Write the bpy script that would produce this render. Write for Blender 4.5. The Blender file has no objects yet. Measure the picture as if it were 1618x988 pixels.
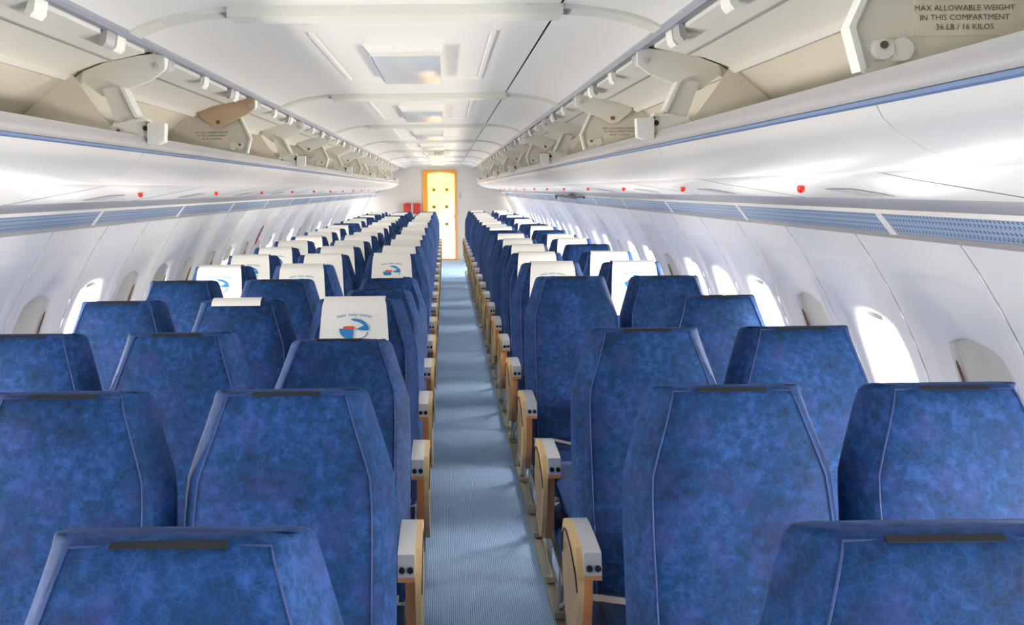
import bpy, bmesh, math, random
from mathutils import Matrix, Vector
random.seed(7)
scene = bpy.context.scene
COL = scene.collection

# ------------------------------------------------------------------ camera
EYE = 1.49                      # eye height above the cabin floor
F_PX = 1500.0
cam_d = bpy.data.cameras.new('camera')
cam = bpy.data.objects.new('camera', cam_d); COL.objects.link(cam)
cam.location = (0, 0, EYE)
cam.rotation_euler = (math.radians(90), math.radians(0.6), 0)   # level, rolled a little
cam_d.sensor_width = 36.0
cam_d.lens = 36.0 * F_PX / 1618.0
cam_d.shift_x = (809 - 703) / 1618.0
cam_d.shift_y = -(494 - 299) / 1618.0
cam_d.clip_start = 0.02
scene.camera = cam

# ------------------------------------------------------------------ world, exposure
w = bpy.data.worlds.new('daylight'); scene.world = w; w.use_nodes = True
w.node_tree.nodes['Background'].inputs[0].default_value = (1.0, 0.98, 0.95, 1)
w.node_tree.nodes['Background'].inputs[1].default_value = 3.0
scene.view_settings.view_transform = 'Standard'
scene.view_settings.look = 'None'
scene.view_settings.gamma = 1.0
scene.view_settings.exposure = 0.34
scene.view_settings.use_curve_mapping = False
scene.cycles.max_bounces = 14
scene.cycles.diffuse_bounces = 9
scene.cycles.glossy_bounces = 4
scene.cycles.transparent_max_bounces = 12
scene.cycles.caustics_reflective = False
scene.cycles.caustics_refractive = False
scene.cycles.sample_clamp_indirect = 6.0
scene.cycles.use_denoising = True
WIN_COL = (1.0, .94, .84)
WINDOW_W = 26.0                 # watts of daylight entering one open cabin window

# ------------------------------------------------------------------ cabin dimensions
XC = -0.13                      # cabin centre line (camera stands off centre)
Y0, Y1 = -3.4, 20.0             # front wall behind the camera, aft bulkhead
R, ZC = 1.663, 0.393            # circle of the side wall lining
PHI0 = math.asin((0.875 - ZC) / R)
WP = 0.585                      # window pitch
SIDE_NAME = {-1: 'three-seat', 1: 'two-seat'}

# ------------------------------------------------------------------ materials
def new_mat(name):
    m = bpy.data.materials.new(name); m.use_nodes = True
    return m, m.node_tree, m.node_tree.nodes['Principled BSDF']
def srgb(r, g, b):
    f = lambda c: (c/255/12.92) if c/255 <= .04045 else ((c/255+.055)/1.055)**2.4
    return (f(r), f(g), f(b), 1)
def plain(name, col, rough=.5, metal=0.0, var=.04, scale=6.0, coat=0.0, bump=0.0, bscale=200.):
    m, nt, p = new_mat(name)
    p.inputs['Roughness'].default_value = rough
    p.inputs['Metallic'].default_value = metal
    p.inputs['Coat Weight'].default_value = coat
    tc = nt.nodes.new('ShaderNodeTexCoord')
    nz = nt.nodes.new('ShaderNodeTexNoise'); nz.inputs['Scale'].default_value = scale
    nz.inputs['Detail'].default_value = 4
    nt.links.new(tc.outputs['Object'], nz.inputs['Vector'])
    mx = nt.nodes.new('ShaderNodeMix'); mx.data_type = 'RGBA'
    c = Vector(col[:3])
    mx.inputs['A'].default_value = (*(c*(1-var)), 1)
    mx.inputs['B'].default_value = (*[min(1, v) for v in c*(1+var)], 1)
    nt.links.new(nz.outputs['Fac'], mx.inputs['Factor'])
    nt.links.new(mx.outputs['Result'], p.inputs['Base Color'])
    if bump:
        n2 = nt.nodes.new('ShaderNodeTexNoise'); n2.inputs['Scale'].default_value = bscale
        nt.links.new(tc.outputs['Object'], n2.inputs['Vector'])
        b = nt.nodes.new('ShaderNodeBump'); b.inputs['Strength'].default_value = bump
        b.inputs['Distance'].default_value = .002
        nt.links.new(n2.outputs['Fac'], b.inputs['Height'])
        nt.links.new(b.outputs['Normal'], p.inputs['Normal'])
    return m

M = {}
M['wall'] = plain('wall_lining_white', srgb(241, 238, 233), .38, var=.015)
M['ceil'] = plain('ceiling_gloss_white', srgb(232, 230, 225), .36, var=.015)
M['beam'] = plain('ceiling_beam_white', srgb(214, 213, 204), .6, var=.02)
M['binw'] = plain('bin_shell_white', srgb(214, 212, 209), .34, var=.015)
M['cream'] = plain('bin_interior_cream', srgb(220, 214, 200), .55, var=.03)
M['plate'] = plain('bin_fitting_white', srgb(226, 225, 219), .45, var=.02)
M['part'] = plain('bin_partition_cream', srgb(216, 211, 197), .5, var=.02)
M['shaded_plate'] = plain('bin_fitting_shade_tan', srgb(203, 178, 146), .5, var=.05)  # copy of the white fitting with its shade put into the colour
M['rail'] = plain('grey_rail', srgb(166, 164, 165), .35, var=.02)
M['blue_line'] = plain('blue_trim', srgb(106, 128, 166), .4)
M['edge_rail'] = plain('blue_grey_rail', srgb(136, 142, 156), .35, var=.06)
M['dark'] = plain('dark_gap', srgb(46, 48, 60), .7)
M['brown'] = plain('brown_bolt', srgb(128, 84, 66), .5)
M['red'] = plain('red_lamp', srgb(222, 40, 26), .3)
M['shade'] = plain('window_shade_cream', srgb(214, 209, 196), .6, var=.03)
M['rubber'] = plain('brown_seal', srgb(120, 84, 60), .6)
M['velcro'] = plain('black_hook_strip', srgb(34, 38, 44), .9)
M['tan'] = plain('armrest_tan', srgb(214, 182, 130), .42, var=.06)
M['tan_d'] = plain('armrest_brown', srgb(186, 128, 84), .45, var=.06)
M['silver'] = plain('armrest_silver', srgb(206, 207, 210), .28, metal=.35, var=.05)
M['black'] = plain('black_plastic', srgb(20, 20, 24), .4)
M['steel'] = plain('seat_frame_steel', srgb(172, 166, 154), .35, metal=.7, var=.05)
M['orange'] = plain('door_frame_orange', srgb(240, 160, 50), .5, var=.05)
M['yellow'] = plain('door_panel_cream_yellow', srgb(250, 238, 196), .5, var=.03)
M['bulk'] = plain('bulkhead_white', srgb(208, 202, 194), .5, var=.02)
M['redbox'] = plain('red_case', srgb(186, 42, 26), .45)
M['print'] = plain('dark_print', srgb(84, 80, 70), .7)
M['label'] = plain('placard_cream', srgb(222, 214, 200), .5, var=.01)
M['cloth'] = plain('headrest_cloth', srgb(244, 242, 236), .8, var=.02, bump=.15, bscale=600)
M['eblue'] = plain('emblem_blue', srgb(36, 132, 198), .7)
M['ered'] = plain('emblem_red', srgb(222, 84, 56), .7)
M['epale'] = plain('emblem_pale_blue', srgb(156, 186, 206), .8)
M['lens'] = plain('lamp_lens', srgb(196, 202, 208), .22)
M['lens_side'] = plain('lamp_side_blue_grey', srgb(150, 166, 186), .3)

# blue mottled seat velour with crackle threads
def fabric(name, dark, mid, light, crack):
    m, nt, p = new_mat(name)
    N, L = nt.nodes, nt.links
    tc = N.new('ShaderNodeTexCoord'); oi = N.new('ShaderNodeObjectInfo')
    add = N.new('ShaderNodeVectorMath'); add.operation = 'ADD'
    mul = N.new('ShaderNodeMath'); mul.operation = 'MULTIPLY'; mul.inputs[1].default_value = 30
    L.new(oi.outputs['Random'], mul.inputs[0])
    L.new(tc.outputs['Object'], add.inputs[0]); L.new(mul.outputs[0], add.inputs[1])
    n1 = N.new('ShaderNodeTexNoise'); n1.inputs['Scale'].default_value = 9; n1.inputs['Detail'].default_value = 5
    n2 = N.new('ShaderNodeTexNoise'); n2.inputs['Scale'].default_value = 55; n2.inputs['Detail'].default_value = 4
    v = N.new('ShaderNodeTexVoronoi'); v.feature = 'DISTANCE_TO_EDGE'; v.inputs['Scale'].default_value = 88
    for n in (n1, n2, v): L.new(add.outputs[0], n.inputs['Vector'])
    r = N.new('ShaderNodeValToRGB')
    r.color_ramp.elements[0].position = .30; r.color_ramp.elements[0].color = dark
    r.color_ramp.elements[1].position = .72; r.color_ramp.elements[1].color = light
    e = r.color_ramp.elements.new(.52); e.color = mid
    mixf = N.new('ShaderNodeMath'); mixf.operation = 'MULTIPLY_ADD'
    mixf.inputs[1].default_value = .55
    h = N.new('ShaderNodeMath'); h.operation = 'MULTIPLY'; h.inputs[1].default_value = .45
    L.new(n2.outputs['Fac'], mixf.inputs[0]); L.new(n1.outputs['Fac'], h.inputs[0]); L.new(h.outputs[0], mixf.inputs[2])
    L.new(mixf.outputs[0], r.inputs['Fac'])
    cr = N.new('ShaderNodeMapRange'); cr.inputs['From Min'].default_value = .02; cr.inputs['From Max'].default_value = .09
    cr.inputs['To Min'].default_value = .10; cr.inputs['To Max'].default_value = 0
    L.new(v.outputs['Distance'], cr.inputs['Value'])
    g = N.new('ShaderNodeMath'); g.operation = 'MULTIPLY'; L.new(cr.outputs[0], g.inputs[0]); L.new(n1.outputs['Fac'], g.inputs[1])
    mx = N.new('ShaderNodeMix'); mx.data_type = 'RGBA'; mx.inputs['B'].default_value = crack
    L.new(g.outputs[0], mx.inputs['Factor']); L.new(r.outputs['Color'], mx.inputs['A'])
    n3 = N.new('ShaderNodeTexNoise'); n3.inputs['Scale'].default_value = 13; n3.inputs['Detail'].default_value = 6
    L.new(tc.outputs['Object'], n3.inputs['Vector'])
    pr = N.new('ShaderNodeMapRange'); pr.inputs['From Min'].default_value = .48; pr.inputs['From Max'].default_value = .72
    pr.inputs['To Max'].default_value = .38; L.new(n3.outputs['Fac'], pr.inputs['Value'])
    m2 = N.new('ShaderNodeMix'); m2.data_type = 'RGBA'; m2.inputs['B'].default_value = srgb(62, 64, 128)
    L.new(pr.outputs[0], m2.inputs['Factor']); L.new(mx.outputs['Result'], m2.inputs['A'])
    L.new(m2.outputs['Result'], p.inputs['Base Color'])
    p.inputs['Roughness'].default_value = .75
    p.inputs['Specular IOR Level'].default_value = .25
    p.inputs['Sheen Weight'].default_value = .12
    p.inputs['Sheen Roughness'].default_value = .4
    p.inputs['Sheen Tint'].default_value = srgb(150, 170, 235)
    b = N.new('ShaderNodeBump'); b.inputs['Strength'].default_value = .25; b.inputs['Distance'].default_value = .0015
    L.new(n2.outputs['Fac'], b.inputs['Height']); L.new(b.outputs['Normal'], p.inputs['Normal'])
    return m
M['fabric'] = fabric('blue_velour', srgb(4, 30, 58), srgb(8, 56, 106), srgb(42, 80, 148), srgb(116, 142, 196))
M['piping'] = plain('blue_piping', srgb(48, 66, 118), .7)

# ribbed blue-grey carpet
m, nt, p = new_mat('ribbed_carpet')
tc = nt.nodes.new('ShaderNodeTexCoord')
wv = nt.nodes.new('ShaderNodeTexWave'); wv.wave_type = 'BANDS'; wv.bands_direction = 'X'
wv.inputs['Scale'].default_value = 42; wv.inputs['Distortion'].default_value = .3
nz = nt.nodes.new('ShaderNodeTexNoise'); nz.inputs['Scale'].default_value = 160
nt.links.new(tc.outputs['Object'], wv.inputs['Vector']); nt.links.new(tc.outputs['Object'], nz.inputs['Vector'])
mm = nt.nodes.new('ShaderNodeMath'); mm.operation = 'MULTIPLY'
nt.links.new(wv.outputs['Fac'], mm.inputs[0]); nt.links.new(nz.outputs['Fac'], mm.inputs[1])
rp = nt.nodes.new('ShaderNodeValToRGB')
rp.color_ramp.elements[0].color = srgb(110, 142, 182); rp.color_ramp.elements[1].color = srgb(182, 210, 244)
rp.color_ramp.elements[1].position = .6
nt.links.new(mm.outputs[0], rp.inputs['Fac']); nt.links.new(rp.outputs['Color'], p.inputs['Base Color'])
p.inputs['Roughness'].default_value = .9; p.inputs['Specular IOR Level'].default_value = .15
bb = nt.nodes.new('ShaderNodeBump'); bb.inputs['Strength'].default_value = .4; bb.inputs['Distance'].default_value = .003
nt.links.new(wv.outputs['Fac'], bb.inputs['Height']); nt.links.new(bb.outputs['Normal'], p.inputs['Normal'])
M['carpet'] = m

# perforated blue-grey air grille
m, nt, p = new_mat('perforated_grille')
tc = nt.nodes.new('ShaderNodeTexCoord'); mp = nt.nodes.new('ShaderNodeMapping')
mp.inputs['Rotation'].default_value = (math.radians(45), 0, 0)
vo = nt.nodes.new('ShaderNodeTexVoronoi'); vo.inputs['Scale'].default_value = 85; vo.inputs['Randomness'].default_value = 0
nt.links.new(tc.outputs['Object'], mp.inputs['Vector']); nt.links.new(mp.outputs['Vector'], vo.inputs['Vector'])
rp = nt.nodes.new('ShaderNodeValToRGB')
rp.color_ramp.elements[0].color = srgb(70, 92, 120); rp.color_ramp.elements[0].position = .30
rp.color_ramp.elements[1].color = srgb(168, 184, 204); rp.color_ramp.elements[1].position = .46
nt.links.new(vo.outputs['Distance'], rp.inputs['Fac']); nt.links.new(rp.outputs['Color'], p.inputs['Base Color'])
p.inputs['Roughness'].default_value = .4; p.inputs['Metallic'].default_value = .2
M['grille'] = m

# thin window glazing
m = bpy.data.materials.new('window_glazing'); m.use_nodes = True; nt = m.node_tree
nt.nodes.remove(nt.nodes['Principled BSDF'])
tr = nt.nodes.new('ShaderNodeBsdfTransparent'); gl = nt.nodes.new('ShaderNodeBsdfGlossy'); gl.inputs['Roughness'].default_value = .03
fr = nt.nodes.new('ShaderNodeFresnel'); fr.inputs['IOR'].default_value = 1.3
ms = nt.nodes.new('ShaderNodeMixShader')
mq = nt.nodes.new('ShaderNodeMath'); mq.operation = 'MULTIPLY'; mq.inputs[1].default_value = .15
nt.links.new(fr.outputs[0], mq.inputs[0]); nt.links.new(mq.outputs[0], ms.inputs[0]); nt.links.new(tr.outputs[0], ms.inputs[1]); nt.links.new(gl.outputs[0], ms.inputs[2])
nt.links.new(ms.outputs[0], nt.nodes['Material Output'].inputs['Surface'])
M['glass'] = m

# ------------------------------------------------------------------ mesh helpers
class MB:
    def __init__(s): s.v = []; s.f = []; s.mi = []; s.cur = 0
    def add(s, vs, fs):
        o = len(s.v); s.v += [tuple(x) for x in vs]
        for f in fs: s.f.append(tuple(i+o for i in f)); s.mi.append(s.cur)
        return s
    def box(s, x0, x1, y0, y1, z0, z1):
        v = [(x, y, z) for z in (z0, z1) for y in (y0, y1) for x in (x0, x1)]
        return s.add(v, [(0,2,3,1),(4,5,7,6),(0,1,5,4),(2,6,7,3),(0,4,6,2),(1,3,7,5)])
    def prism(s, pts, axis, a, b):
        """closed polygon pts extruded along axis ('x','y','z') from a to b"""
        n = len(pts)
        def mk(p, t):
            if axis == 'y': return (p[0], t, p[1])
            if axis == 'x': return (t, p[0], p[1])
            return (p[0], p[1], t)
        v = [mk(p, a) for p in pts] + [mk(p, b) for p in pts]
        f = [tuple(range(n))[::-1], tuple(range(n, 2*n))]
        f += [(i, (i+1) % n, (i+1) % n+n, i+n) for i in range(n)]
        return s.add(v, f)
    def tube(s, path, r, n=6, closed=False):
        path = [Vector(p) for p in path]; k = len(path); rings = []
        for i, p in enumerate(path):
            if closed: t = path[(i+1) % k]-path[i-1]
            else: t = path[min(i+1, k-1)]-path[max(i-1, 0)]
            t.normalize()
            u = t.cross(Vector((0, 0, 1)))
            if u.length < .05: u = t.cross(Vector((1, 0, 0)))
            u.normalize(); w_ = t.cross(u)
            rr = r[i] if isinstance(r, (list, tuple)) else r
            rings.append([p+u*math.cos(2*math.pi*j/n)*rr+w_*math.sin(2*math.pi*j/n)*rr for j in range(n)])
        v = [q for g in rings for q in g]; f = []
        for i in range(k if closed else k-1):
            i2 = (i+1) % k
            for j in range(n): f.append((i*n+j, i*n+(j+1) % n, i2*n+(j+1) % n, i2*n+j))
        if not closed: f += [tuple(range(n))[::-1], tuple(range((k-1)*n, k*n))]
        return s.add(v, f)
    def loft(s, rings, cap=True):
        n = len(rings[0]); v = [q for g in rings for q in g]; f = []
        for i in range(len(rings)-1):
            for j in range(n): f.append((i*n+j, i*n+(j+1) % n, (i+1)*n+(j+1) % n, (i+1)*n+j))
        if cap: f += [tuple(range(n))[::-1], tuple(range((len(rings)-1)*n, len(rings)*n))]
        return s.add(v, f)
    def disc(s, c, r, axis='y', h=.006, n=12):
        pts = [(r*math.cos(2*math.pi*i/n), r*math.sin(2*math.pi*i/n)) for i in range(n)]
        if axis == 'y': q = [(c[0]+a, c[2]+b) for a, b in pts]; return s.prism(q, 'y', c[1]-h/2, c[1]+h/2)
        if axis == 'x': q = [(c[1]+a, c[2]+b) for a, b in pts]; return s.prism(q, 'x', c[0]-h/2, c[0]+h/2)
        q = [(c[0]+a, c[1]+b) for a, b in pts]; return s.prism(q, 'z', c[2]-h/2, c[2]+h/2)
    def mesh(s, name, mats, smooth=40):
        me = bpy.data.meshes.new(name)
        me.from_pydata(s.v, [], s.f)
        bm = bmesh.new(); bm.from_mesh(me)
        bmesh.ops.recalc_face_normals(bm, faces=bm.faces); bm.to_mesh(me); bm.free()
        if not isinstance(mats, (list, tuple)): mats = [mats]
        for mt in mats: me.materials.append(mt)
        if len(mats) > 1:
            for i, pgn in enumerate(me.polygons): pgn.material_index = s.mi[i]
        if smooth:
            for pgn in me.polygons: pgn.use_smooth = True
            me.set_sharp_from_angle(angle=math.radians(smooth))
        return me
    def build(s, name, mats, parent=None, smooth=40):
        return obj(name, s.mesh(name, mats, smooth), parent)

def obj(name, me, parent=None):
    o = bpy.data.objects.new(name, me); COL.objects.link(o)
    if parent: o.parent = parent
    return o
def tag(o, label, cat, group=None, kind=None):
    o['label'] = label; o['category'] = cat
    if group: o['group'] = group
    if kind: o['kind'] = kind
    return o
def empty(name, loc=(0, 0, 0)):
    o = bpy.data.objects.new(name, None); COL.objects.link(o); o.location = loc
    o.empty_display_size = .1
    return o
def copy_tree(o, parent=None):
    c = o.copy(); COL.objects.link(c)
    if parent: c.parent = parent
    for ch in list(o.children):
        copy_tree(ch, c)
    return c
def bevel_box(name, x0, x1, y0, y1, z0, z1, mat, bev=.02, seg=3, parent=None):
    me = bpy.data.meshes.new(name); bm = bmesh.new()
    bmesh.ops.create_cube(bm, size=1)
    for v in bm.verts:
        v.co = ((x0+x1)/2+v.co.x*(x1-x0), (y0+y1)/2+v.co.y*(y1-y0), (z0+z1)/2+v.co.z*(z1-z0))
    bmesh.ops.bevel(bm, geom=list(bm.edges), offset=bev, segments=seg, affect='EDGES', profile=.5)
    bm.to_mesh(me); bm.free(); me.materials.append(mat)
    for pgn in me.polygons: pgn.use_smooth = True
    me.set_sharp_from_angle(angle=math.radians(50))
    return obj(name, me, parent)
TEXT = {}
def text_mesh(name, body, size, mat, spacing=1.0, align='CENTER'):
    cu = bpy.data.curves.new(name, 'FONT'); cu.body = body; cu.size = size
    cu.align_x = align; cu.align_y = 'CENTER'; cu.space_line = spacing; cu.resolution_u = 2
    t = bpy.data.objects.new(name, cu); COL.objects.link(t)
    bpy.context.view_layer.update()
    me = bpy.data.meshes.new_from_object(t.evaluated_get(bpy.context.evaluated_depsgraph_get()))
    bpy.data.objects.remove(t); me.materials.clear(); me.materials.append(mat); me.name = name
    return me
ORD = ['last', 'second', 'third', 'fourth', 'fifth', 'sixth', 'seventh', 'eighth', 'ninth', 'tenth', 'eleventh',
       'twelfth', 'thirteenth', 'fourteenth', 'fifteenth', 'sixteenth', 'seventeenth', 'eighteenth', 'nineteenth',
       'twentieth', 'twenty-first', 'twenty-second', 'twenty-third', 'twenty-fourth', 'twenty-fifth'] + ['thirtieth']*30
def nth(i):      # i = 0 is the one next to the aft bulkhead
    return 'first' if i == 0 else ORD[i]

# section point -> world (side = -1 three-seat side, +1 two-seat side; z relative to the eye)
def sec(side, pts): return [(XC+side*a, EYE+b) for a, b in pts]
def shell(side, u, v, n, yc):
    ph = PHI0+v/R; r = R+n
    return (XC+side*r*math.cos(ph), yc+u, ZC+r*math.sin(ph))

# ================================================================== SETTING
fl = MB().box(XC-1.66, XC+1.66, Y0, Y1+1.3, -.06, 0).build('floor', M['carpet'])
tag(fl, 'ribbed blue grey carpet floor of the cabin aisle', 'floor', kind='structure')

# outer skin above the windows closes the tube
a0 = math.radians(33)
arc = [(math.cos(a0+(math.pi-2*a0)*i/28), math.sin(a0+(math.pi-2*a0)*i/28)) for i in range(29)]
pts = [(XC+1.86*c, ZC+1.86*s_) for c, s_ in arc]+[(XC+1.84*c, ZC+1.84*s_) for c, s_ in arc[::-1]]
o = MB()
n = 29
for i in range(n-1):
    o.prism([pts[i], pts[i+1], pts[2*n-2-i], pts[2*n-1-i]], 'y', Y0-.1, Y1+1.4)
tag(o.build('wall_outer', M['bulk']), 'curved outer fuselage skin above the cabin lining', 'wall', kind='structure')

# side walls: dado + one lining panel per window
def squircle(a, b, k, K=8):
    out = []
    for sidei in range(4):
        for i in range(K):
            t = -1+2*i/K
            p_, q = [(1, t), (-t, 1), (-1, -t), (t, -1)][sidei]
            out.append((a*p_*math.sqrt(1-k*q*q/2), b*q*math.sqrt(1-k*p_*p_/2)))
    return out
def panel_mesh(side):
    mb = MB(); HP = WP/2-.004
    rings = []
    def ring(a, vlo, vhi, k, n): rings.append([shell(side, u, v+(vlo+vhi)/2, n, 0) for u, v in squircle(a, (vhi-vlo)/2, k)])
    ring(HP, -.30, .45, 0, 0)
    ring(.238, -.285, .405, .22, 0)
    ring(.228, -.275, .395, .22, .006)
    ring(.215, -.262, .382, .24, .010)
    ring(.192, -.225, .225, .50, .012)
    ring(.172, -.207, .207, .58, .016)
    ring(.160, -.195, .195, .62, .024)
    ring(.156, -.191, .191, .62, .038)
    mb.loft(rings, cap=False)
    for lo, hi in ((.45, .5306), (-.432, -.30)):
        vs = []; K = 8
        for v in (lo, hi):
            for i in range(K+1): vs.append(shell(side, -HP+2*HP*i/K, v, 0, 0))
        mb.add(vs, [(i, i+1, K+2+i, K+1+i) for i in range(K)])
    for sgn in (-1, 1):      # returned side edges of the panel
        vs = []; K = 10
        for i in range(K+1):
            v = -.432+.9626*i/K
            vs += [shell(side, sgn*HP, v, 0, 0), shell(side, sgn*HP, v, .02, 0)]
        mb.add(vs, [(2*i, 2*i+1, 2*i+3, 2*i+2) for i in range(K)])
    return mb.mesh('sidewall_panel', M['wall'], 35)
def curved_rect(side, a, vlo, vhi, n0, n1, K=8):
    """solid curved slab"""
    mb = MB(); rg = []
    for i in range(K+1):
        v = vlo+(vhi-vlo)*i/K
        rg.append([shell(side, -a, v, n0, 0), shell(side, a, v, n0, 0), shell(side, a, v, n1, 0), shell(side, -a, v, n1, 0)])
    return mb.loft(rg)
WIN0 = {1: 2.57, -1: 2.75}
# how far each shade is drawn (1 = shut); station index k
SHADE = {1: {-4: .4, -3: .3, -2: .3, -1: .2, 0: 1, 1: .10, 2: 1, 3: .10, 4: .06, 5: .08, 6: 1, 7: .1, 9: .5, 12: .4, 15: .3},
         -1: {-5: .8, -4: .5, -3: .5, -2: .4, -1: .3, 0: .2, 1: .15, 2: .74, 3: .10, 4: .86, 5: .42, 6: .62, 7: .9, 8: .35, 9: .9, 10: .5, 12: .8, 15: .6, 18: .7, 21: .5}}
win_n = 0
for side in (-1, 1):
    nm = 'left' if side < 0 else 'right'
    d = MB().prism([(XC+side*(1.665), .46), (XC+side*1.60, 0), (XC+side*1.70, 0), (XC+side*1.72, .46)], 'y', Y0, Y1)
    wall = d.build('wall_'+nm, M['wall'])
    tag(wall, 'white curved cabin side wall of moulded window panels on the %s side' % SIDE_NAME[side], 'wall', kind='structure')
    pm = panel_mesh(side)
    seam = curved_rect(side, .012, -.432, .53, .009, .022, 12).mesh('seam_strip', M['dark'])
    frame = MB()
    rr = [[shell(side, u, v, n_, 0) for u, v in squircle(a, b, .62)] for a, b, n_ in
          ((.172, .205, .024), (.172, .205, .044), (.1555, .1905, .044), (.1555, .1905, .034))]
    frame.loft(rr, cap=False); fmesh = frame.mesh('window_frame', M['wall'])
    pane_m = MB(); K = 6; vs = []
    for i in range(K+1):
        v = -.2+.4*i/K; vs += [shell(side, -.168, v, .054, 0), shell(side, .168, v, .054, 0)]
    pane_m.add(vs, [(2*i, 2*i+1, 2*i+3, 2*i+2) for i in range(K)]); pmesh = pane_m.mesh('pane', M['glass'])
    k = -10
    while True:
        yc = WIN0[side]+k*WP
        if yc+WP/2 > Y1: break
        if yc-WP/2 > Y0-.3:
            q = obj('sidewall_panel', pm, wall); q.location = (0, yc, 0)
            q = obj('seam_strip', seam, wall); q.location = (0, yc+WP/2, 0)
            win_n += 1
            wnd = obj('window_%d' % win_n, fmesh); wnd.location = (0, yc, 0)
            if yc > 18.2 or yc < -1.2: sh = 1
            else: sh = SHADE[side].get(k, .08 if side > 0 or k < 4 else [.5, .12, .8, .3][k % 4])
            st = 'fully drawn' if sh > .95 else ('half drawn' if sh > .3 else 'raised')
            tag(wnd, 'rounded cabin window with %s cream shade, %s from the bulkhead on the %s wall' % (
                st, nth(int(round((Y1-yc)/WP-.5))), SIDE_NAME[side]), 'window', kind='structure')
            obj('pane', pmesh, wnd)
            top = .200; bot = top-max(sh, .06)*.40
            s_ = curved_rect(side, .168, bot, top, .042, .049).build('window_shade', M['shade'], wnd)
            tab = MB()
            tb = [[shell(side, u, bot+.012+dv, n_, 0) for u, dv in ((-.035, -.008), (.035, -.008), (.035, .008), (-.035, .008))] for n_ in (.043, .034)]
            tab.loft(tb).build('shade_grip', M['shade'], s_)
            if side < 0 or sh > .95:
                e = .150
                MB().tube([shell(side, e, -.13+.27*i/6, .033, 0) for i in range(7)], .004).build('seal', M['rubber'], wnd)
            if sh < .95:
                al = bpy.data.lights.new('daylight', 'AREA'); al.shape = 'RECTANGLE'
                h = .40*(1-sh)+.08; al.size = .50; al.size_y = h
                al.energy = WINDOW_W*1.5*(1-sh); al.color = WIN_COL; al.spread = math.radians(178)
                lo = bpy.data.objects.new('daylight', al); COL.objects.link(lo)
                vm = (-.2+bot)/2
                P = Vector(shell(side, 0, vm, .085, yc)); ph = PHI0+vm/R
                nrm = Vector((-side*math.cos(ph), 0, -math.sin(ph)))      # inward
                zax = -nrm; xax = Vector((0, 1, 0)); yax = zax.cross(xax)
                lo.matrix_world = Matrix((( xax.x, yax.x, zax.x, P.x), (xax.y, yax.y, zax.y, P.y), (xax.z, yax.z, zax.z, P.z), (0, 0, 0, 1)))
        k += 1

# ceiling: one bay between two cross beams
BEAM0, BP = 2.62, 2.37
prof = [(-.73, .435), (-.70, .452), (-.64, .474), (-.55, .492), (-.45, .5)]
prof = prof+[(-a, b) for a, b in prof[::-1]]
def strip_profile(p_, t): return p_+[(a, b+t) for a, b in p_[::-1]]
ceil = MB()
pp = [(XC+a, EYE+b+.03) for a, b in prof]
for i in range(len(pp)-1):
    ceil.prism([pp[i], pp[i+1], (pp[i+1][0], pp[i+1][1]+.015), (pp[i][0], pp[i][1]+.015)], 'y', Y0, Y1)
ceil = ceil.build('ceiling', M['dark'])
tag(ceil, 'white panelled cabin ceiling with shallow cross beams', 'ceiling', kind='structure')
def sweep(mb, p_, t, y0, y1):
    for i in range(len(p_)-1):
        (a, b), (c, d_) = p_[i], p_[i+1]
        mb.prism([(XC+a, EYE+b), (XC+c, EYE+d_), (XC+c, EYE+d_+t), (XC+a, EYE+b+t)], 'y', y0, y1)
    return mb
flat = MB().box(XC-.456, XC+.448, .004, BP-.004, EYE+.5, EYE+.512).mesh('ceiling_panel', M['ceil'])
covem = {}
for s_ in (-1, 1):
    c = MB(); cp = [(s_*a, b) for a, b in [(.454, .4995), (.50, .497), (.55, .491), (.60, .483), (.64, .473), (.675, .462), (.70, .451), (.73, .435)]]
    vs = []
    for a, b in cp: vs += [(XC+a, .004, EYE+b), (XC+a, BP-.004, EYE+b)]
    c.add(vs, [(2*i, 2*i+1, 2*i+3, 2*i+2) for i in range(len(cp)-1)])
    covem[s_] = c.mesh('cove_panel', M['ceil'])
bm_ = MB().box(XC-.455, XC+.455, -.055, .055, EYE+.472, EYE+.5)
for s_ in (-1, 1):
    cr_ = [(.455, .487), (.55, .481), (.64, .463), (.70, .441), (.735, .424)]
    for (a, b), (c, d_) in zip(cr_[:-1], cr_[1:]):
        bm_.prism([(XC+s_*a, EYE+b), (XC+s_*c, EYE+d_), (XC+s_*c, EYE+d_+.02), (XC+s_*a, EYE+b+.02)], 'y', -.045, .045)
beamm = bm_.mesh('cross_beam', M['beam'])
ridge = MB()
for s_ in (-1, 1): ridge.box(XC+s_*.29-.007, XC+s_*.29+.007, .38, 1.66, EYE+.492, EYE+.5)
ridge.box(XC-.29, XC+.29, 1.64, 1.655, EYE+.492, EYE+.5)
ridgem = ridge.mesh('panel_ridge', M['ceil'])
lamp_proto = None
j = -3
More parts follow.
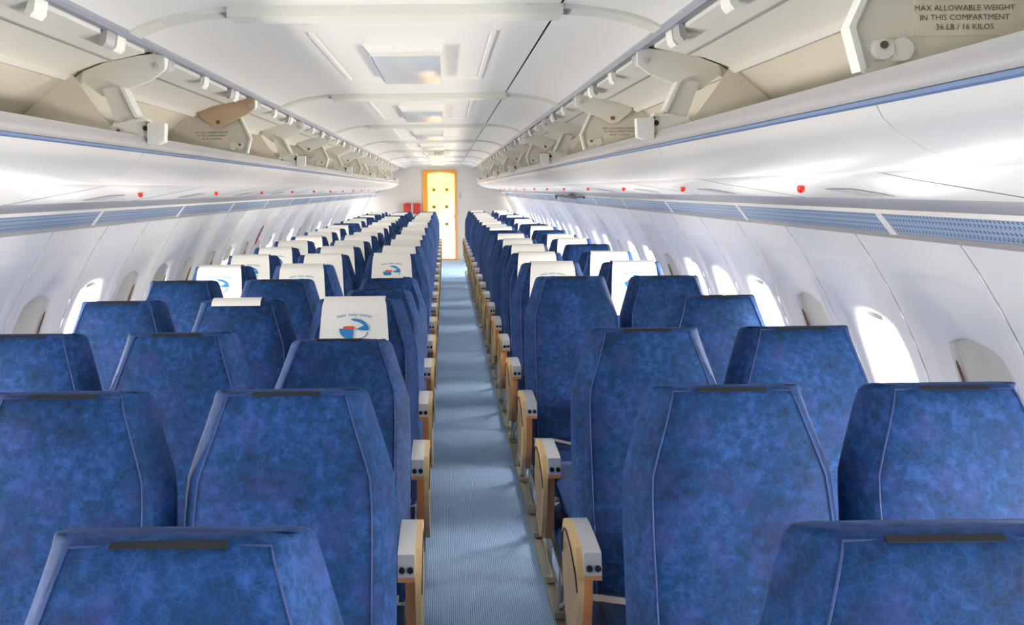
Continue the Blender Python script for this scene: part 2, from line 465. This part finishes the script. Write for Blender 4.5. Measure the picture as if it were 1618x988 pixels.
while BEAM0+j*BP < Y1-.3:
    yb = BEAM0+j*BP
    if yb+BP > Y1:
        sc_ = (Y1-yb)/BP
    else: sc_ = 1
    for me in (flat, covem[-1], covem[1], ridgem):
        if me is ridgem and sc_ < 1: continue
        q = obj(me.name.split('.')[0], me, ceil); q.location = (0, yb, 0); q.scale = (1, sc_, 1)
    q = obj('cross_beam', beamm, ceil); q.location = (0, yb, 0)
    if sc_ == 1:
        if lamp_proto is None:
            root = empty('ceiling_lamp')
            h = MB()
            z = EYE+.5
            h.loft([[(-.15, -.46, z), (.127, -.46, z), (.127, .46, z), (-.15, .46, z)],
                    [(-.127, -.45, z-.028), (.125, -.45, z-.028), (.125, .45, z-.028), (-.127, .45, z-.028)]])
            h.build('housing', M['ceil'], root)
            MB().loft([[(-.152, -.44, z), (-.149, -.44, z), (-.149, .44, z), (-.152, .44, z)], [(-.129, -.44, z-.029), (-.125, -.44, z-.029), (-.125, .44, z-.029), (-.129, .44, z-.029)]]).build('side_reflector', M['lens_side'], root)
            bevel_box('diffuser', -.122, .122, -.44, .44, z-.036, z-.026, M['lens'], .003, 2, root)
            MB().box(-.124, .124, -.452, -.44, z-.037, z-.026).box(.118, .128, -.45, .45, z-.037, z-.026).build('trim_edge', M['plate'], root)
            lamp_proto = root
        else:
            root = copy_tree(lamp_proto)
        root.location = (XC, yb+1.11, 0)
        tag(root, 'rectangular ceiling lamp lens between cross beams, %s from the bulkhead' % nth(int((Y1-yb)/BP)-0 if False else max(0, int((Y1-yb-BP)/BP))), 'ceiling lamp', 'ceiling lamps')
    j += 1
# ceiling edge rails
for side in (-1, 1):
    e = MB()
    e.prism(sec(side, [(.720, .430), (.727, .420), (.747, .420), (.75, .441), (.722, .444)]), 'y', Y0, Y1)
    tag(e.build('trim_%d' % (1 if side < 0 else 2), M['edge_rail']),
        'blue grey hinge rail along the ceiling edge on the %s side' % SIDE_NAME[side], 'rail', kind='structure')

# trim rail + grille strip below the service panels
for side in (-1, 1):
    e = MB()
    e.prism(sec(side, [(1.262, -.036), (1.285, -.052), (1.30, -.075), (1.34, -.070), (1.34, .03), (1.262, .03)]), 'y', Y0, Y1)
    rail = e.build('trim_%d' % (3 if side < 0 else 4), M['rail'])
    tag(rail, 'grey rail with perforated blue grey air grille above the windows, %s side' % SIDE_NAME[side], 'rail', kind='structure')
    g0 = {1: 2.58, -1: 3.98}[side]; GP = 1.25
    gm = MB().prism(sec(side, [(1.302, -.076), (1.352, -.134), (1.362, -.128), (1.318, -.07)]), 'y', .02, GP-.02).mesh('air_grille', M['grille'])
    cm = MB().prism(sec(side, [(1.300, -.072), (1.350, -.138), (1.366, -.13), (1.318, -.066)]), 'y', -.02, .02).mesh('grille_joint', M['wall'])
    lip = MB().prism(sec(side, [(1.348, -.132), (1.352, -.146), (1.375, -.146), (1.37, -.128)]), 'y', Y0, Y1).build('grille_lip', M['rail'], rail)
    lip2 = MB().prism(sec(side, [(1.292, -.066), (1.296, -.078), (1.312, -.078), (1.312, -.066)]), 'y', Y0, Y1).build('grille_edge', M['wall'], rail)
    k = -6
    while g0+(k+1)*GP < Y1:
        if g0+k*GP > Y0:
            q = obj('air_grille', gm, rail); q.location.y = g0+k*GP
            q = obj('grille_joint', cm, rail); q.location.y = g0+k*GP
        k += 1

# bulkheads
dx0, dx1, dtop = -.44, .215, EYE+.365
bk = MB()
bk.box(XC-1.85, dx0, Y1, Y1+.05, 0, 2.3).box(dx1, XC+1.85, Y1, Y1+.05, 0, 2.3).box(dx0, dx1, Y1, Y1+.05, dtop, 2.3)
bk = bk.build('wall_back', M['bulk'], smooth=0)
tag(bk, 'white aft bulkhead wall around the bright doorway', 'wall', kind='structure')
fr_ = MB().box(XC-1.85, XC+1.85, Y0-.05, Y0, 0, 2.3).build('wall_front', M['bulk'], smooth=0)
tag(fr_, 'plain white wall closing the front of the cabin', 'wall', kind='structure')
# vestibule behind the doorway
vs_ = MB()
vs_.box(-1.0, -.95, Y1+.05, Y1+1.3, 0, 2.1).box(.75, .8, Y1+.05, Y1+1.3, 0, 2.1).box(-1.0, .8, Y1+.05, Y1+1.3, 2.1, 2.15)
tag(vs_.build('wall_vestibule', M['bulk'], smooth=0), 'pale walls of the small vestibule behind the doorway', 'wall', kind='structure')
dr = MB().box(-.95, .75, Y1+.9, Y1+.95, 0, 2.1).build('door_1', M['yellow'], smooth=0)
tag(dr, 'bright cream yellow panel door with dark latches seen through the doorway', 'door', kind='structure')
lm = MB()
lm.box(-.03, .03, -.02, 0, -.03, .03).disc((0, -.025, 0), .018)
lmm = lm.mesh('latch', M['print'])
for lz in (1.48, 1.10, .72):
    for lx in (-.24, .04):
        q = obj('latch', lmm, dr); q.location = (lx, Y1+.9, lz)
# orange door frame
fm = empty('door_frame', (0, Y1, 0))
MB().box(dx0-.03, dx0+.075, -.03, .16, 0, dtop+.02).build('jamb', M['orange'], fm)
MB().box(dx1-.012, dx1+.03, -.03, .16, 0, dtop+.02).build('jamb', M['orange'], fm)
ar = MB(); xm = (dx0+dx1)/2; hw = (dx1-dx0)/2
hw += .03
top = [(xm-hw+2*hw*i/10, dtop-.06+.05*math.sin(math.pi*i/10)) for i in range(11)]
for i in range(10):
    ar.prism([top[i], top[i+1], (top[i+1][0], dtop+.03), (top[i][0], dtop+.03)], 'y', -.036, .166)
ar.build('header', M['orange'], fm)
MB().box(dx0, dx1, -.05, .2, 0, .02).build('sill', M['tan_d'], fm)
MB().box(dx1-.03, dx1-.012, .0, .04, .86, .96).build('lock_strike', M['steel'], fm)
tag(fm, 'orange arched frame around the doorway in the aft bulkhead', 'door frame')
# vestibule side-exit daylight: the open service door beside the doorway
al = bpy.data.lights.new('service_door_daylight', 'AREA'); al.shape = 'RECTANGLE'; al.size = .7; al.size_y = .9
al.energy = 26; al.color = (1, .97, .92)
lo = bpy.data.objects.new('service_door_daylight', al); COL.objects.link(lo)
lo.location = (.74, Y1+.48, .55); lo.rotation_euler = (0, math.radians(90), 0)

vl = empty('vestibule_lamp', (-.12, Y1+.45, 2.1))
MB().disc((0, 0, -.02), .12, 'z', .04, 20).build('lamp_base', M['plate'], vl)
al = bpy.data.lights.new('vestibule_bulb', 'AREA'); al.shape = 'DISK'; al.size = .2; al.energy = 15; al.color = (1, .60, .13)
lo = bpy.data.objects.new('vestibule_bulb', al); COL.objects.link(lo); lo.parent = vl; lo.location = (0, 0, -.045)
tag(vl, 'round warm lamp on the vestibule ceiling behind the doorway', 'lamp')

# ================================================================== OVERHEAD BINS
ST0, SP = 1.45, 1.43
def plate(side, pts, y0, y1): return MB().prism(sec(side, pts), 'y', y0, y1)
bins = {}
txt = text_mesh('placard_text', 'MAX ALLOWABLE WEIGHT\nIN THIS COMPARTMENT\n36 LB / 16 KILOS', .0125, M['print'], 1.15)
def make_bin(side, kind):
    """kind 0: station with weight placard, kind 1: station with linkage arm and foot. Local y=0 is the near end."""
    root = empty('overhead_bin')
    P = lambda name, pts, y0, y1, mat: plate(side, pts, y0, y1).build(name, M[mat], root)
    L = SP
    P('bin_floor', [(.768, .118), (.778, .098), (.80, .078), (.84, .052), (.885, .033), (.935, .024), (1.28, .024), (1.28, .125), (.79, .125)], 0, L-.003, 'binw')
    bkp = MB()
    path = [(1.29, .10), (1.16, .235), (1.0, .372), (.90, .41), (.745, .438)]
    for i in range(len(path)-1):
        (a, b), (c, d_) = path[i], path[i+1]
        bkp.prism(sec(side, [(a, b), (c, d_), (c+.012, d_+.012), (a+.012, b+.012)]), 'y', 0, L)
    bkp.build('back_panel', M['cream'], root)
    lip = P('lip_rail', [(.762, .128), (.757, .136), (.757, .146), (.762, .152), (.768, .168), (.790, .172), (.80, .165), (.80, .122)], 0, L, 'rail')
    b2 = plate(side, [(.7645, .1175), (.7615, .120), (.7615, .126), (.7645, .128), (.78, .127), (.78, .1175)], 0, L).build('blue_strip', M['blue_line'], root)
    # raised door stowed under the bin roof
    dr_ = P('bin_door', [(.755, .412), (.80, .402), (.90, .382), (.985, .350), (1.005, .337), (1.01, .352), (.985, .372), (.90, .402), (.755, .43)], .045, L-.07, 'plate')
    plate(side, [(.985, .350), (1.005, .337), (.99, .334), (.972, .349)], .045, L-.07).build('door_edge', M['plate'], dr_)
    plate(side, [(.845, .3935), (.855, .3915), (.857, .389), (.847, .391)], .045, L-.07).build('door_bead', M['rail'], dr_)
    # clips hanging from the hinge rail
    for yy, mt in ((.10, 'plate'), (.17, 'rail'), (.62, 'plate'), (1.05, 'rail'), (1.13, 'plate')):
        plate(side, [(.738, .42), (.752, .42), (.762, .384), (.752, .378), (.742, .39)], yy, yy+.065).build('clip', M[mt], root)
    if kind == 0:
        pt = P('partition', [(.79, .165), (.768, .175), (.752, .24), (.80, .345), (.84, .39), (1.0, .365), (1.16, .23), (1.27, .12), (1.0, .12)], 0, .012, 'part')
        plate(side, [(.762, .172), (.745, .24), (.795, .348), (.803, .345), (.755, .24), (.771, .176)], -.012, .02).build('partition_edge', M['plate'], pt)
        lb = plate(side, [(.85, .226), (1.0, .226), (1.0, .281), (.85, .281)], -.0015, 0).build('placard', M['label'], pt)
        # lettering reads the right way round from the aisle
        t = obj('placard_lettering', txt, pt); t.location = (XC+side*.925, -.003, EYE+.2535); t.rotation_euler = (math.radians(90), 0, 0)
        b = MB(); c = sec(side, [(.795, .205), (.825, .205)])
        b.disc((c[0][0], -.008, c[0][1]), .016, h=.018).disc((c[1][0], -.006, c[1][1]), .018, h=.014)
        b.build('knob', M['plate'], pt)
        MB().disc((c[0][0], -.018, c[0][1]+.006), .006, h=.004).build('bolt', M['print'], pt)
    else:
        pt = P('partition', [(.83, .16), (.90, .22), (1.0, .36), (1.16, .23), (1.27, .12), (1.0, .12)], 0, .012, 'cream')
    # door end bracket (every station)
    br = P('door_bracket', [(.722, .412), (.74, .424), (.80, .418), (.90, .399), (.970, .372), (.978, .345), (.915, .296), (.885, .288), (.86, .30), (.835, .315), (.76, .345), (.722, .375)], *((-.035, -.019) if kind == 0 else (.018, .034)), 'plate')
    by = -.038 if kind == 0 else .015
    c = sec(side, [(.745, .385), (.888, .312)])
    MB().disc((c[0][0], by, c[0][1]), .009, h=.008).build('bolt', M['silver'], br)
    MB().disc((c[1][0], by, c[1][1]), .009, h=.008).build('bolt', M['brown'], br)
    if kind == 1:
        arm = P('link_arm', [(.905, .315), (.87, .322), (.845, .318), (.80, .225), (.815, .208), (.865, .212)], -.004, .016, 'plate')
        plate(side, [(.845, .320), (.832, .316), (.787, .222), (.80, .225)], -.03, .03).build('arm_flange', M['plate'], arm)
        ft = P('foot_block', [(.755, .212), (.862, .210), (.872, .195), (.845, .162), (.762, .162)], -.03, .016, 'plate')
        plate(side, [(.762, .222), (.82, .218), (.82, .210), (.762, .212)], -.035, .02).build('foot_ledge', M['plate'], ft)
        plate(side, [(.705, .206), (.757, .208), (.757, .142), (.725, .142), (.707, .150)], -.045, -.01).build('foot_cap', M['plate'], ft)
        c = sec(side, [(.848, .185), (.765, .192)])
        MB().disc((c[0][0], -.032, c[0][1]), .006, h=.006).build('bolt', M['brown'], ft)
        MB().disc((c[1][0], -.034, c[1][1]), .008, h=.008).disc((c[1][0]-side*.008, -.034, c[1][1]+.014), .005, h=.008).build('bolt', M['black'], ft)
    for ch in root.children:
        if ch.name.split('.')[0] not in ('bin_floor', 'back_panel', 'lip_rail', 'blue_strip', 'clip'): ch.location.y += .047
    return root
for side in (-1, 1):
    protos = [None, None]
    nb = int((Y1-ST0)/SP)
    for k in range(-3, nb):
        kd = k % 2
        if protos[kd] is None: protos[kd] = make_bin(side, kd); r_ = protos[kd]
        else: r_ = copy_tree(protos[kd])
        r_.location = (0, ST0+k*SP-.047, 0)
        what = 'with a weight placard plate' if kd == 0 else 'with a jointed door arm'
        tag(r_, 'open white overhead bin %s, %s side, %s from the bulkhead' % (what, SIDE_NAME[side], nth(nb-1-k)),
            'overhead bin', 'overhead bins on the %s side' % SIDE_NAME[side])
        if side == -1 and k == 2:  # this bracket stands in shade, painted on as a tan tone
            for ch in r_.children:
                if ch.name.startswith('door_bracket'):
                    ch.data = ch.data.copy(); ch.data.materials[0] = M['shaded_plate']; ch['label'] = 'bracket plate with shade painted in as tan'
    # filler between the last bin and the bulkhead

# passenger service panels
PP = 1.23
for side in (-1, 1):
    y0 = {1: 1.76, -1: 2.99}[side]
    proto = None
    rng = [k for k in range(-5, 20) if Y0 < y0+k*PP and y0+(k+1)*PP < Y1+.2]
    for k in rng:
        if proto is None:
            root = empty('service_panel')
            plate(side, [(.928, .0265), (.935, .0225), (1.00, .009), (1.262, -.037), (1.265, -.022), (.928, .034)], .006, PP-.006).build('panel_face', M['binw'], root)
            plate(side, [(.945, .0205), (1.0, .0085), (1.262, -.0375), (1.262, -.03), (.945, .028)], -.006, .006).build('seam', M['dark'], root)
            c = sec(side, [(1.06, -.008)])[0]
            b = MB()
            rg = []
            for i, (r_, dz) in enumerate(((.010, .006), (.010, -.004), (.0075, -.009), (.003, -.012))):
                rg.append([(c[0]+r_*math.cos(t*math.pi/5), .72+r_*math.sin(t*math.pi/5), c[1]+dz) for t in range(10)])
            b.loft(rg).build('call_light', M['red'], root)
            plate(side, [(1.10, -.0095), (1.20, -.0275), (1.20, -.029), (1.10, -.0115)], .50, .66).build('vent_plate', M['rail'], root)
            proto = root
        else: root = copy_tree(proto)
        root.location.y = y0+k*PP
        tag(root, 'white service panel with red call light, %s side, %s from the bulkhead' % (
            SIDE_NAME[side], nth(rng[-1]-k)), 'service panel', 'service panels on the %s side' % SIDE_NAME[side])

# ================================================================== SEATS
HW = .212
LV = [  # z, half width, front y, back y
    (0, .190, -.040, .040), (.02, .202, -.056, .050), (.10, .205, -.072, .052), (.20, .206, -.076, .052), (.32, .206, -.066, .052), (.42, .206, -.058, .052),
    (.49, .204, -.054, .052), (.535, .201, -.052, .052), (.575, .189, -.050, .052), (.62, .174, -.048, .052), (.655, .163, -.046, .051),
    (.676, .156, -.043, .049), (.688, .152, -.036, .044), (.695, .147, -.026, .036), (.698, .138, -.014, .024)]
CH = .042
def section(z, w_, yf, yb):
    c = CH
    a = w_-c
    return [(-a, yf, z), (-a*.5, yf-.005, z), (0, yf-.007, z), (a*.5, yf-.005, z), (a, yf, z),
            (a+.007, yf+.005, z), (w_-.010, yb-.040, z), (w_-.002, yb-.022, z), (w_-.004, yb-.010, z), (w_-.016, yb, z), (0, yb+.003, z), (-(w_-.016), yb, z), (-(w_-.004), yb-.010, z),
            (-(w_-.002), yb-.022, z), (-(w_-.010), yb-.040, z), (-(a+.007), yf+.005, z)]
back_me = MB().loft([section(*l) for l in LV]).mesh('backrest', M['fabric'], 62)
edge = [(-(l[1]-CH), l[2]-.0005, l[0]) for l in LV[1:-2]]
pipe_me = MB().tube(edge+[(-e[0], e[1], e[2]) for e in edge[::-1]], .0018, 5).mesh('piping', M['piping'])
velcro_me = MB().prism([(-.0448, .6878), (-.0368, .6942), (-.0350, .6930), (-.043, .6866)], 'x', -.064, .064).mesh('hook_strip', M['velcro'])
def cushion_mesh():
    me = bpy.data.meshes.new('cushion'); bm = bmesh.new(); bmesh.ops.create_cube(bm, size=1)
    for v in bm.verts: v.co = (v.co.x*.385, -.355+v.co.y*.47, .395+v.co.z*.13)
    bmesh.ops.bevel(bm, geom=list(bm.edges), offset=.035, segments=3, affect='EDGES')
    bm.to_mesh(me); bm.free(); me.materials.append(M['fabric'])
    for p_ in me.polygons: p_.use_smooth = True
    return me
cush_me = cushion_mesh()
def belt_mesh(s_):
    return MB().loft([[(s_*.18, -.17, .455), (s_*.18, -.21, .455), (s_*.18, -.21, .458), (s_*.18, -.17, .458)],
               [(s_*.10, -.22, .464), (s_*.10, -.26, .464), (s_*.10, -.26, .467), (s_*.10, -.22, .467)],
               [(s_*.04, -.28, .464), (s_*.04, -.32, .464), (s_*.04, -.32, .467), (s_*.04, -.28, .467)]]).mesh('seat_belt', M['rail'])
belt_me = {s_: belt_mesh(s_) for s_ in (-1, 1)}
buck_me = MB().box(.01, .07, -.33, -.28, .463, .474).mesh('buckle', M['silver'])
# aisle arm: s = side of the seat the arm stands on
def arm_parts(s_):
    d = {}
    x0 = .213
    lo_, hi_ = (x0-.022, x0+.017)
    top = [(-.15, .565), (-.143, .60), (-.150, .628), (-.175, .652), (-.215, .666), (-.27, .672), (-.40, .668), (-.44, .664), (-.445, .615), (-.43, .612), (-.27, .625), (-.20, .615), (-.172, .595)]
    d['arm_cap'] = MB().prism(top, 'x', s_*lo_, s_*hi_).mesh('arm_cap', M['silver'], 50)
    pan = [(-.150, .50), (-.138, .56), (-.140, .61), (-.165, .645), (-.21, .664), (-.28, .670), (-.40, .662), (-.438, .610), (-.428, .55), (-.40, .48), (-.365, .42), (-.33, .385), (-.29, .372), (-.25, .382), (-.20, .42)]
    d['arm_panel'] = MB().prism(pan, 'x', s_*(x0+.017), s_*(x0+.031)).mesh('arm_panel', M['tan'], 50)
    post = [(-.42, .614), (-.30, .622), (-.21, .60), (-.19, .52), (-.23, .42), (-.27, .376), (-.33, .378), (-.375, .44), (-.405, .52)]
    d['arm_post'] = MB().prism(post, 'x', s_*(x0-.006), s_*(x0+.017)).mesh('arm_post', M['tan_d'], 50)
    strip = MB().prism([(-.446, .615), (-.446, .604), (-.38, .600), (-.30, .612), (-.30, .622)], 'x', s_*lo_, s_*hi_).mesh('arm_underside', M['tan_d'], 50)
    d['arm_underside'] = strip
    arc1 = [(s_*(x0+.0315), y, z) for y, z in ((-.150, .56), (-.160, .605), (-.19, .632), (-.24, .642), (-.32, .632), (-.40, .60), (-.43, .57))]
    d['arm_trim'] = MB().tube(arc1, .0028, 5).mesh('arm_trim', M['black'])
    b = MB()
    for q in (-.009, .010): b.disc((s_*(x0-.003)+q, -.446, .631), .0072, h=.006, n=10)
    d['recline_button'] = b.mesh('recline_button', M['black'])
    return d
ARM = {s_: arm_parts(s_) for s_ in (-1, 1)}
mid_arm_me = MB().prism([(-.15, .60), (-.17, .645), (-.25, .660), (-.40, .655), (-.44, .645), (-.44, .615), (-.40, .605), (-.20, .60)], 'x', -.016, .016).mesh('arm_cap', M['silver'], 50)
mid_post_me = MB().prism([(-.19, .61), (-.30, .61), (-.26, .44), (-.19, .42)], 'x', -.009, .009).mesh('arm_post', M['tan_d'], 50)
# underframe: cross tubes for one seat width
fr_me = MB().tube([(-.2, -.50, .315), (.2, -.50, .315)], .017, 8).tube([(-.2, -.20, .315), (.2, -.20, .315)], .017, 8).box(-.2, .2, -.56, -.14, .325, .335).mesh('seat_frame', M['steel'])
def leg_mesh(s_):
    x = s_*.155
    return MB().tube([(x, -.50, .315), (x, -.515, .15), (x, -.52, .035)], .013, 7).box(x-.022, x+.022, -.56, -.48, .018, .04).mesh('leg', M['steel'])
def leg2_mesh(s_):
    x = s_*.155
    return MB().tube([(x, -.20, .315), (x, -.14, .17), (x, -.06, .035)], .013, 7).tube([(x, -.50, .27), (x, -.10, .06)], .008, 6).box(x-.022, x+.022, -.10, -.02, .018, .04).mesh('leg', M['steel'])
LEG = {s_: (leg_mesh(s_), leg2_mesh(s_)) for s_ in (-1, 1)}

# headrest cover cloth
cov = MB(); prof_c = [(-.0665, .425), (-.0640, .48), (-.0620, .55), (-.0590, .62), (-.0555, .672), (-.0480, .691), (-.034, .7012), (-.016, .7060), (.020, .7065), (.042, .700), (.056, .68), (.0600, .62), (.0600, .56)]
NC = 8; rows = []
for i, (y, z) in enumerate(prof_c):
    t = i/(len(prof_c)-1)
    hw = .128-.022*min(1, i/5)
    rows.append([(-hw+2*hw*k/NC, y-.0008*math.sin(k*2.3+i*.7)*(1 if i < 5 else .2), z+.002*math.sin(k*1.7)*(i == 0)) for k in range(NC+1)])
vs = [q for r_ in rows for q in r_]
cov.add(vs, [(i*(NC+1)+k, i*(NC+1)+k+1, (i+1)*(NC+1)+k+1, (i+1)*(NC+1)+k) for i in range(len(rows)-1) for k in range(NC)])
cov_me = cov.mesh('headrest_cover', M['cloth'], 60)
# emblem (flat print): disc pieces, upright plane tilted with the cloth
def emblem_meshes():
    rx, rz = .051, .037
    zc = .590
    def P(a, b):
        z = zc+b; y = prof_c[0][0]
        for (y0, z0), (y1, z1) in zip(prof_c[:6], prof_c[1:6]):
            if z0 <= z <= z1: y = y0+(y1-y0)*(z-z0)/(z1-z0)
        return (a, y-.0024, z)
    def poly(mb, pts): mb.add([P(a, b) for a, b in pts], [tuple(range(len(pts)))])
    e = MB()
    el = lambda t, k=1: (rx*k*math.cos(math.radians(t)), rz*k*math.sin(math.radians(t)))
    poly(e, [(-.002, -.002)]+[el(t) for t in range(175, 266, 10)])                 # lower left quarter
    up = [el(t) for t in range(0, 121, 10)]; lo_ = [(-.014, .024), (.006, .024), (.022, .015), (.012, .006), (.0, .002), (.03, -.002)]
    for a in range(len(up)-1):
        pass
    poly(e, [el(-6), el(8), el(25), (.034, .014), (.014, .004), (.002, .001), (.03, -.004)])
    poly(e, [el(25), el(45), el(65), el(85), el(105), (-.004, .030), (.018, .024), (.034, .014)])
    ring = [el(t) for t in range(265, 355, 10)]; rin = [el(t, .93) for t in range(265, 355, 10)]
    poly(e, ring+rin[::-1])
    blue = e.mesh('emblem', M['eblue'], 0)
    r_ = MB(); poly(r_, [(-.040, .006), (-.030, .012), (.0, .010), (.004, .002), (-.008, .000), (-.036, .002)])
    red = r_.mesh('emblem_red_bar', M['ered'], 0)
    t = MB()
    for i in range(15):
        x = -.056+.112*i/14; zb = .046-.008*(x/.062)**2
        if i in (4, 9): continue
        poly(t, [(x-.0032, zb), (x+.003, zb), (x+.003, zb+.007), (x-.0032, zb+.007)])
    return blue, red, t.mesh('emblem_lettering', M['epale'], 0)
EM = emblem_meshes()

ROWP, ROW0, NROW = .755, 1.075, 21
COLX = {'laisle': -.303, 'lmid': -.720, 'lwin': -1.137, 'raisle': .536, 'rwin': .949}
TILT0 = 10.0
PIV = Vector((0, -.122, .42))
# seat backs set differently (lean in degrees; negative = folded forward)
LEAN = {(2, 'laisle'): 25, (4, 'laisle'): 29, (5, 'laisle'): 32, (3, 'raisle'): -84, (7, 'rwin'): 7, (9, 'rwin'): 14, (10, 'lmid'): 15, (12, 'raisle'): 14, (8, 'lmid'): 13, (13, 'rwin'): 18}
def has_cover(r, c):
    if r < 3: return False
    if r == 3: return c == 'laisle'
    if r == 4: return False
    if r == 5: return c != 'laisle'
    if c == 'rwin': return r not in (7, 10, 12, 15, 17)
    if c == 'raisle': return r not in (10, 19)
    if c == 'lwin': return r not in (13, 16, 18)
    return r not in (17, 20) if c == 'lmid' else r != 20
POS = {'laisle': 'aisle seat', 'lmid': 'middle seat', 'lwin': 'window seat', 'raisle': 'aisle seat', 'rwin': 'window seat'}
DX = {(2, 'laisle'): -.004}
def seat(r, c):
    y = ROW0+ROWP*r
    root = empty('airline_seat', (COLX[c]+DX.get((r, c), 0), y, 0))
    lean = LEAN.get((r, c), TILT0+random.uniform(-1.2, 1.2))
    b = obj('backrest', back_me, root); b.location = PIV if lean > 0 else PIV+Vector((0, -.02, .10))
    b.rotation_euler = (-math.radians(lean), 0, 0)
    obj('piping', pipe_me, b)
    if not has_cover(r, c): obj('hook_strip', velcro_me, b)
    obj('cushion', cush_me, root)
    if r < 12:
        obj('seat_belt', belt_me[-1], root); obj('buckle', buck_me, obj('seat_belt', belt_me[1], root))
    obj('seat_frame', fr_me, root)
    s_ = {'laisle': 1, 'raisle': -1}.get(c)
    if s_:
        for kx, me in ARM[s_].items():
            if kx in ('arm_trim', 'recline_button'): continue
            q = obj(kx, me, root)
            if kx == 'arm_panel': obj('arm_trim', ARM[s_]['arm_trim'], q)
            if kx == 'arm_cap': obj('recline_button', ARM[s_]['recline_button'], q)
        for me in LEG[s_]: obj('leg', me, root)
    if c in ('laisle', 'lmid', 'raisle'):      # arm shared with the outboard neighbour
        q = obj('arm_cap', mid_arm_me, root); q.location.x = .190*(1 if c == 'raisle' else -1)
        q = obj('arm_post', mid_post_me, root); q.location.x = .190*(1 if c == 'raisle' else -1)
    if c in ('lwin', 'rwin'):
        for me in LEG[-1 if c == 'lwin' else 1]: obj('leg', me, root)
        q = obj('arm_cap', mid_arm_me, root); q.location.x = .190*(-1 if c == 'lwin' else 1)
        q = obj('arm_post', mid_post_me, root); q.location.x = .190*(-1 if c == 'lwin' else 1)
    side = 'three-seat' if c[0] == 'l' else 'two-seat'
    state = ''
    if lean < 0: state = ' folded flat forward'
    elif lean > 20: state = ' leaning far back'
    cv = has_cover(r, c) and lean > 0
    tag(root, 'blue velour %s%s%s, %s side, %s row from bulkhead' % (
        POS[c], state, ' under white cover' if cv else '', side, nth(NROW-1-r)), 'seat', 'blue airline seats')
    if cv or (r, c) in ((5, 'laisle'), (3, 'lmid')):
        short = not cv
        h = obj('headrest_cover', cov_me)
        h.location = Vector((COLX[c], y, 0))+PIV
        h.rotation_euler = (-math.radians(lean), 0, 0)
        h.location.x += -.014 if (r, c) == (3, 'laisle') else random.uniform(-.012, .012)
        if short:      # cloth slipped over to the back, only its front hem lies on the top
            h.data = slip_me
        else:
            for me in EM if r < 14 else ():
                obj(me.name.split('.')[0], me, h)
        tag(h, 'white headrest cover %s, %s, %s side, %s row from bulkhead' % (
            'slipped to the back' if short else 'with blue emblem', POS[c], side, nth(NROW-1-r)), 'headrest cover', 'white headrest covers')
sl = MB(); rows = []
for i, (y, z) in enumerate([(-.0555, .674), (-.0480, .691), (-.034, .7014), (-.014, .7065), (.020, .7070), (.042, .701), (.057, .68), (.0610, .60), (.0615, .48)]):
    rows.append([(-.085+.17*k/NC, y+.001*math.sin(k*2.1), z) for k in range(NC+1)])
sl.add([q for r_ in rows for q in r_], [(i*(NC+1)+k, i*(NC+1)+k+1, (i+1)*(NC+1)+k+1, (i+1)*(NC+1)+k) for i in range(len(rows)-1) for k in range(NC)])
slip_me = sl.mesh('headrest_cover', M['cloth'], 60)
for r in range(NROW):
    for c in COLX:
        if r == 0 and c in ('lmid', 'lwin', 'rwin'): continue
        if r == 1 and c == 'lwin': pass
        seat(r, c)

# seat tracks
for x, nm in ((.381, 'two-seat side by the aisle'), (1.104, 'two-seat side by the wall'), (-.148, 'three-seat side by the aisle'), (-1.292, 'three-seat side by the wall')):
    t = MB().box(x-.022, x+.022, .3, 17.2, 0, .014).box(x-.022, x-.012, .3, 17.2, .014, .019).box(x+.012, x+.022, .3, 17.2, .014, .019)
    tag(t.build('seat_track', M['steel']), 'long metal seat track in the floor, %s' % nm, 'seat track', 'seat tracks')

# ================================================================== SMALL THINGS
# exit lettering on a cross beam
ex = text_mesh('exit_sign', 'EXIT', .06, M['dark'])
yb = BEAM0+4*BP
sg = empty('exit_sign', (-.07, yb-.062, EYE+.455))
bevel_box('sign_plate', -.14, .14, -.012, .004, -.035, .035, M['beam'], .003, 1, sg)
t = obj('lettering', ex, sg); t.location = (0, -.0135, 0); t.rotation_euler = (math.radians(90), 0, 0)
tag(sg, 'white ceiling sign with dark EXIT lettering hung on a cross beam', 'exit sign')
# red case with grey strap on the bulkhead
rb = empty('red_case', (-.69, Y1-.09, .98))
bevel_box('case_body', -.18, .18, -.09, .09, 0, .215, M['redbox'], .02, 2, rb)
MB().box(-.02, .02, -.094, .094, -.002, .219).build('strap', M['rail'], rb)
tag(rb, 'red case with a grey strap fixed to the aft bulkhead beside the doorway', 'case')
# wall phone-like grey handle on the bulkhead
hh = bevel_box('light_switch', .31, .335, Y1-.015, Y1, 1.30, 1.42, M['rail'], .004, 1)
tag(hh, 'small grey upright switch plate on the bulkhead beside the doorway', 'switch')
# black strap lying on the rail above the two-seat side windows
xs = XC+1.296
bs = empty('black_strap', (xs, 8.9, EYE-.082))
pth = [(-.008+.006*math.sin(i*2.1), -1.0+i*.14, .004*math.sin(i*1.3)) for i in range(13)]
MB().tube(pth, [.018 if 3 < i < 8 else .009 for i in range(13)], 6).build('webbing', M['black'], bs)
MB().tube([(-.006, .85, .01), (-.012, .95, -.03), (-.006, 1.05, .01)], .007, 6).build('strap_end', M['black'], bs)
tag(bs, 'crumpled black strap caught on the grey rail above the windows', 'strap')
# red notice on the three-seat wall
k = MB()
vs = [shell(-1, u, v, -.003, 0) for u, v in ((-.03, .16), (.03, .16), (.03, .34), (-.03, .34))]
rd = k.add(vs, [(0, 1, 2, 3)]).build('red_notice', M['redbox']); rd.location.y = WIN0[-1]+WP*9.5
tag(rd, 'narrow red notice stuck on the wall panel above the three-seat side windows', 'notice')
